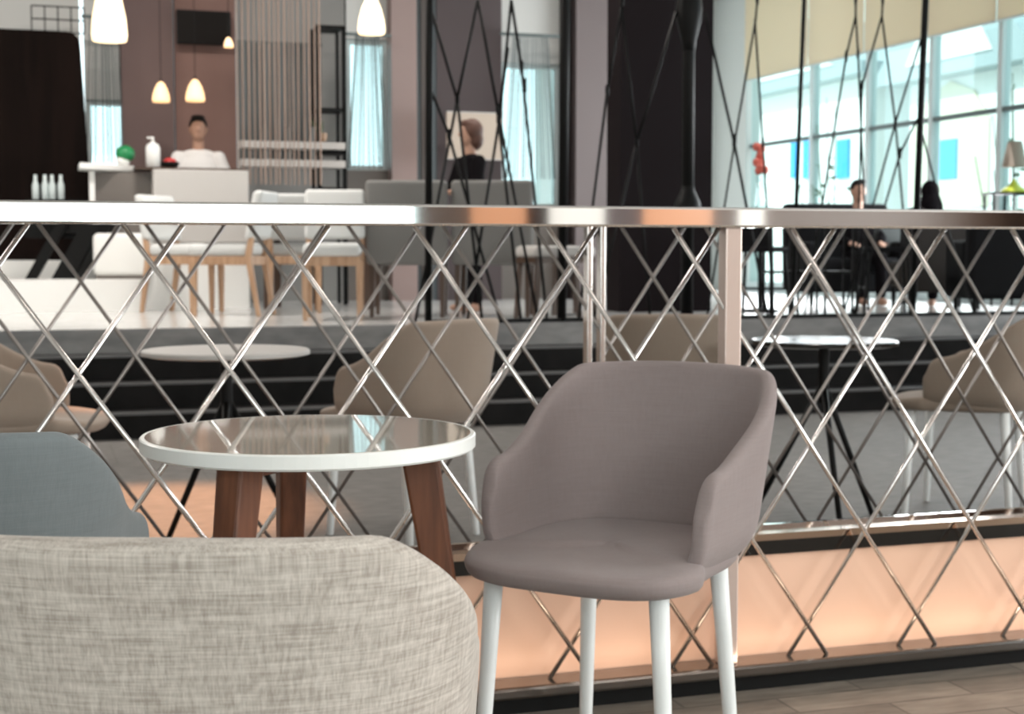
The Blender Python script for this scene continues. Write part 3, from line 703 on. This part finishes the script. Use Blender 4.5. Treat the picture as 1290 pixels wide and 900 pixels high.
# shelving in the string zone + black rack
t = thing('wall_shelf', 'white wall shelf with boards behind the tan string curtain', 'shelf', (0, 13.95, 0))
x0 = on_y(302, 190, 13.95).x; x1 = on_y(432, 190, 13.95).x
for v in (182, 205): z = zat(360, v, 13.95); MB().box((x0, -.12, z - .045), (x1, .12, z + .02)).build('board', 'counter_light', t)
for u in (330, 360, 390): x = on_y(u, 190, 13.95).x; MB().box((x, -.1, zat(360, 205, 13.95)), (x + .04, .1, zat(360, 160, 13.95))).build('divider', 'string_grey', t)
t = thing('rack_stand', 'tall black open rack between the tan strings and the narrow window', 'rack', (0, 13.9, 0))
x0 = on_y(402, 190, 13.9).x; x1 = on_y(434, 190, 13.9).x; zr = zat(415, 32, 13.9)
for x in (x0, x1):
    MB().box((x - .02, -.02, ZU), (x + .02, .02, zr)).build('upright', 'black_metal', t)
    MB().box((x - .015, .30, ZU), (x + .015, .33, zr)).build('upright', 'black_metal', t)
for v in (34, 138, 192, 238): z = zat(415, v, 13.9); MB().box((x0, -.02, z - .014), (x1, .33, z + .014)).build('shelf_board', 'black_metal', t)
t = plant('potted_plant', 'small yellow green plant on the shelf behind the tan string curtain', 'plant', (on_y(391, 138, 14.6).x, 14.05, zat(391, 180, 13.95) + .04), .2, 5, .1)
MB().lathe([(.04, -.02), (.055, .0), (.06, .06), (.05, .06)], n=16).build('pot', 'oak', t)

# ------------------------------------------------------------------ black wire screen standing on the edge of the upper level
YW = 9.93
t = thing('wire_screen', 'black floor to ceiling screen of poles and crossing wires on the platform edge', 'screen', (0, YW, 0))
def wp(u, v): p = on_y(u, v, YW); return Vector((p.x, 0, p.z))
def pole(ut, ub, r, flare=False):
    a = wp(ut, 0); b = wp(ub, 262); d = (a - b) / (a.z - b.z); top = b + d * (ZC - b.z); bot = b + d * (ZU - b.z)
    MB().cyl(bot, top, r, n=14).build('pole', 'black_metal', t, smooth=True)
    for zc, h in ((wp(ut, 12).z, .30), (wp(ub, 262).z, .16)) if flare else ():
        c = b + d * (zc - b.z); R = []
        for k in range(9): f_ = k / 8; z = (f_ - .5) * 2 * h; rr = r * 1.02 + r * 1.15 * math.cos(PI * (f_ - .5)) ** 2; R.append([c + d * z + Vector((rr * math.cos(2*PI*i/14), rr * math.sin(2*PI*i/14), 0)) for i in range(14)])
        MB().rings(R).build('sleeve', 'black_metal', t, smooth=True)
pole(541, 540, .026); pole(712, 709, .034); pole(868, 866, .046, True); pole(1013, 1003, .016); pole(1166, 1155, .026)
W_ = [((542, 9), (576, 125), (591, 258)), ((602, 0), (576, 125), (551, 258)), ((602, 0), (627, 138), (650, 258)), ((542, 111), (566, 171), (590, 258)),
      ((644, 0), (630, 144), (612, 258)), ((644, 0), (657, 84), (672, 234)), ((640, 60), (628, 150), (640, 258)),
      ((783, 9), (765, 114), (747, 258)), ((783, 9), (802, 180), (808, 258)), ((852, 15), (802, 180), (783, 258)),
      ((888, 15), (925, 180), (940, 258)), ((952, 24), (926, 176), (913, 258)), ((951, 24), (961, 180), (966, 262)),
      ((1078, 20), (1066, 71), (1037, 251)), ((1078, 20), (1081, 68), (1089, 262)), ((1111, 20), (1086, 108), (1082, 258)), ((1111, 20), (1128, 155), (1137, 258)),
      ((1160, 50), (1128, 155), (1099, 262)), ((1157, 148), (1134, 193), (1114, 262)), ((1157, 150), (1186, 262), (1190, 275)), ((952, 24), (954, 0), (958, -40)), ((1111, 20), (1112, 0), (1114, -40)), ((783, 9), (784, 0), (786, -40)), ((1078, 20), (1078, 0), (1080, -40))]
for i, (a, b, c) in enumerate(W_):
    A, Bm, Cc = wp(*a), wp(*b), wp(*c); d = (Cc - Bm).normalized()
    if d.z < -.5: Cc = Cc + d * ((Cc.z - ZU) / -d.z)
    r = .011 if a[0] < 900 else .0085
    k = MB(); k.cyl(A, Bm, r, n=8); k.cyl(Bm, Cc, r, n=8); k.ell(Bm, (r * 1.5, r * 1.5, .05), 10, 8); k.build('wire', 'black_metal', t, smooth=True)
MB().box((wp(538, 262).x, -.03, ZU), (wp(1330, 262).x, .03, ZU + .03)).build('bottom_rail', 'black_metal', t)
c = wp(660, 108); MB().box((c.x - .012, -.03, c.z - .05), (c.x + .012, .01, c.z + .05)).build('clip', 'black_metal', t, bevel=.004)

# ------------------------------------------------------------------ lounge by the windows
def bar_chair(label, u, d, rot, h=.74):
    p = at_d(u, 318, d); t = thing('bar_chair', label, 'chair', (p.x, p.y, ZU), yaw_cam(rot), 'slim black bar chairs by the windows')
    for sx in (-1, 1):
        MB().bar((sx * .20, -.20, 0), (sx * .16, -.15, .52), .022, .022, (1, 0, 0)).build('leg', 'black_metal', t)
        MB().bar((sx * .20, .20, 0), (sx * .16, .15, h), .022, .022, (1, 0, 0)).build('leg', 'black_metal', t)
    MB().box((-.19, -.19, .50), (.19, .19, .545)).build('seat', 'sofa_dark', t, bevel=.015)
    MB().box((-.17, .14, h - .22), (.17, .175, h)).build('backrest', 'sofa_dark', t, bevel=.012)
    MB().box((-.18, -.19, .20), (.18, -.17, .22)).build('footrest', 'black_metal', t)
    return t
bar_chair('black bar chair next to the chrome post of the front lattice', 955, 11.6, 150)
bar_chair('black bar chair between the high glass table and the dark sofa', 1116, 12.1, -95)
p = at_d(1018, 318, 12.0); t = thing('console_table', 'narrow black framed table with glass top carrying the coral vase', 'table', (p.x, p.y, ZU), -YAW)
hz2 = .70
for sx in (-.33, -.11, .11, .33):
    for sy in (-.16, .16): MB().bar((sx, sy, 0), (sx, sy, hz2), .02, .02, (1, 0, 0)).build('leg', 'black_metal', t)
k = MB(); k.box((-.36, -.18, hz2), (.36, .18, hz2 + .025)); k.build('table_top', 'black_gloss', t)
k = MB(); k.box((-.34, -.17, .33), (.34, .17, .35)); k.build('lower_shelf', 'black_metal', t)
for i, dx in enumerate((-.10, .02, .20)):
    q = Vector((p.x + math.cos(YAW) * dx, p.y - math.sin(YAW) * dx, ZU + hz2 + .025))
    o = MB().lathe([(.025, 0), (.035, .01), (.045, .07), (.04, .11), (.034, .11)], q, 18).build('drinking_glass', 'light_wall' if False else 'clear_glass', None, smooth=True)
    tag(o, ['clear drinking glass at the chrome post end of the console table', 'clear drinking glass in the middle of the console table', 'clear drinking glass at the sofa end of the console table'][i], 'glass', 'glasses on the console table')
q = at_d(958, 318, 12.4); t = thing('flower_stand', 'coral flower bunch in a slim glass vase on a tall black stand', 'flowers', (q.x, q.y, ZU))
zf = at_d(958, 218, 12.4).z - ZU; zv = at_d(958, 262, 12.4).z - ZU
MB().cyl((0, 0, 0), (0, 0, zv - .02), .02, n=12).build('stand_column', 'black_metal', t); MB().lathe([(.16, 0), (.16, .02), (.03, .03)], n=24).build('stand_foot', 'black_metal', t)
MB().lathe([(.12, zv - .02), (.12, zv)], n=24).build('stand_top', 'black_metal', t)
MB().lathe([(.05, zv), (.055, zv + .02), (.045, zv + .15), (.05, zf), (.045, zf)], n=20).build('vase', 'clear_glass', t, smooth=True)
k = MB()
for i in range(16):
    a = random.uniform(0, 2 * PI); r = random.uniform(0, .05); k.ell((math.cos(a) * r, math.sin(a) * r, zf + random.uniform(.0, .22)), (.035, .035, .04), 8, 6)
k.build('blossoms', 'coral', t, smooth=True)
def sofa(label, u, d, rot, w, hb, m, hs=.42, name='sofa'):
    p = at_d(u, 318, d); t = thing(name, label, 'sofa', (p.x, p.y, ZU), yaw_cam(rot)); W = w / 2
    MB().box((-W, -.38, .12), (W, .30, hs - .10)).build('base', m, t, bevel=.02)
    MB().box((-W + .14, -.42, hs - .10), (W - .14, .22, hs + .03)).build('seat_cushion', m, t, bevel=.04, seg=3, smooth=True)
    MB().rings([[Vector((x, y + dy, z)) for x, y in ((-W, .22), (W, .22), (W, .40), (-W, .40))] for z, dy in ((.12, 0), (hb, .06))]).build('backrest', m, t, bevel=.05, seg=3)
    for sx in (-1, 1):
        x0, x1 = sorted((sx * W, sx * (W - .15))); MB().box((x0, -.40, .12), (x1, .25, hs + .18)).build('armrest', m, t, bevel=.04, seg=3)
        for y in (-.33, .33): MB().cyl((sx * (W - .08), y, 0), (sx * (W - .08), y, .13), .018, .022).build('leg', 'black_metal', t)
    return t
s1 = sofa('dark sofa under the windows under the window with one person seated on it', 1066, 14.3, 6, 1.05, .98, 'sofa_dark')
s2 = sofa('dark sofa beside the table lamp, at the end of the window wall', 1278, 12.2, 176, .95, .76, 'sofa_dark')
q = at_d(1121, 318, 14.25); o = MB().box((-.2, -.07, 0), (.2, .07, .42)).build('cushion', 'sofa_grey', None, bevel=.06, seg=4, smooth=True)
o.location = (q.x, q.y, ZU + .46); o.rotation_euler = (.15, 0, -YAW); tag(o, 'grey cushion standing on the dark sofa beside the seated person', 'cushion')
q = at_d(1080, 318, 14.2); sit = [((-.25, -.05, .72), (-.16, -.28, .66), (.2, -1, 0)), ((.25, -.05, .72), (.16, -.28, .66), (-.2, -1, 0))]
person('person with short dark hair seated on the dark sofa, face towards the room', (q.x, q.y, ZU + .0), -YAW + .1, .88, True, 'cloth_black', 'cloth_black', 'hair_black', 'short', sit)
q = at_d(1170, 318, 13.2)
person('person in a dark hooded coat seated in the lounge chair seen from behind', (q.x, q.y, ZU + .0), -YAW + PI - .15, .83, True, 'cloth_grey', 'cloth_black', 'cloth_black', 'hood', sit)
q = at_d(1180, 318, 13.15); t = thing('lounge_chair', 'dark lounge chair with a sloping back holding the hooded person', 'chair', (q.x, q.y, ZU), -YAW + PI)
MB().prism([(.35, .15), (-.35, .15), (-.35, .62), (-.20, .72), (.10, .84), (.28, .90), (.35, .88)], 'y', .22, .36).build('backrest', 'cloth_grey', t, bevel=.03, seg=3)
MB().box((-.35, -.35, .18), (.35, .12, .42)).build('seat', 'cloth_grey', t, bevel=.05, seg=3)
for sx in (-.3, .3):
    for sy in (-.3, .25): MB().cyl((sx, sy, 0), (sx, sy, .2), .018, .022).build('leg', 'black_metal', t)
q = at_d(1270, 318, 13.9); t = thing('side_table', 'black metal framed side table carrying the lime and tan lamp', 'table', (q.x, q.y, ZU), -YAW)
zs = at_d(1270, 243, 13.9).z - ZU
for sx in (-.19, .0, .25):
    for sy in (-.13, .13): MB().bar((sx, sy, 0), (sx, sy, zs), .02, .02, (1, 0, 0)).build('leg', 'black_metal', t)
MB().box((-.21, -.15, zs - .02), (.27, .15, zs)).build('table_top', 'black_metal', t)
q = at_d(1275, 318, 13.9); t = thing('table_lamp', 'table lamp with tan shade and lime green base on the black side table', 'lamp', (q.x, q.y, ZU + zs))
MB().lathe([(.125, 0), (.12, .02), (.05, .07), (.025, .10), (.012, .13)], n=28).build('base', 'lime', t, smooth=True)
MB().cyl((0, 0, .10), (0, 0, .30), .007).build('stem', 'black_metal', t)
MB().lathe([(.11, .24), (.113, .25), (.065, .48), (.06, .48)], n=28).build('lamp_shade', 'shade_tan', t, smooth=True)

# ------------------------------------------------------------------ light
wd = bpy.data.worlds.new('world'); sc.world = wd; wd.use_nodes = True
bg = wd.node_tree.nodes['Background']; bg.inputs['Color'].default_value = (.80, .96, 1, 1); bg.inputs['Strength'].default_value = 2.2
def light(name, kind, loc, rot, energy, col, **kw):
    l = bpy.data.lights.new(name, kind); l.energy = energy; l.color = col
    for k, v in kw.items(): setattr(l, k, v)
    o = bpy.data.objects.new(name, l); COL.objects.link(o); o.location = loc; o.rotation_euler = rot; return o
light('sun', 'SUN', (0, 0, 20), (0, math.radians(-50), 0), 3.5, (1, .97, .92), angle=.02)
# daylight through the window behind the camera and through the window wall
light('daylight_front_window', 'AREA', ((w0 + w1) / 2, YF + .05, (wz0 + wz1) / 2), (math.radians(90), 0, 0), 210, (1, .97, .94), shape='RECTANGLE', size=w1 - w0 - .2, size_y=wz1 - wz0 - .1)
light('daylight_side_window', 'AREA', (XR - .08, (MU[0] + MU[-1]) / 2, 1.9), (0, math.radians(90), 0), 480, (.97, .98, 1), shape='RECTANGLE', size=2.2, size_y=MU[0] - MU[-1])
light('right_window_fill', 'AREA', (XR - .06, -.7, 2.0), (0, math.radians(90), 0), 480, (1, .97, .94), shape='RECTANGLE', size=2.4, size_y=6.0)  # added fill from the right, set at the invented window
# area fills added under the ceiling to brighten the room
for n_, (x, y, e) in enumerate([(-1.5, 1.0, 12), (1.5, 1.0, 12), (-1.0, 5.5, 30), (2.5, 5.5, 30), (-2.6, 11.2, 125), (.8, 11.2, 125), (4.5, 11.6, 70), (4.4, -3.2, 90)]):
    light('ceiling_fill_%d' % n_, 'AREA', (x, y, ZC - .03), (0, 0, 0), e, (1, .93, .86), shape='DISK', size=.9)
p = on_z(185, 645, 0); src = Vector((p.x + .7, p.y + 1.5, 3.4)); light('warm_spot_added', 'SPOT', src, (0, 0, 0), 1500, (1, .45, .20), spot_size=math.radians(28), spot_blend=.7, shadow_soft_size=.1).rotation_euler = (p - src).to_track_quat('-Z', 'Y').to_euler()  # added spot, throws the orange pool on the lower floor
light('led_strip', 'AREA', (1.3, 3.305, .085), (math.radians(118), 0, 0), 1.3, (1, .72, .5), shape='RECTANGLE', size=4.2, size_y=.015)
sc.view_settings.view_transform = 'Standard'; sc.view_settings.look = 'None'; sc.view_settings.gamma = 1; sc.view_settings.use_curve_mapping = False
sc.view_settings.exposure = 0.1
cy = sc.cycles; cy.max_bounces = 8; cy.diffuse_bounces = 4; cy.glossy_bounces = 4; cy.transparent_max_bounces = 12; cy.sample_clamp_indirect = 6; cy.use_denoising = True; cy.caustics_reflective = False
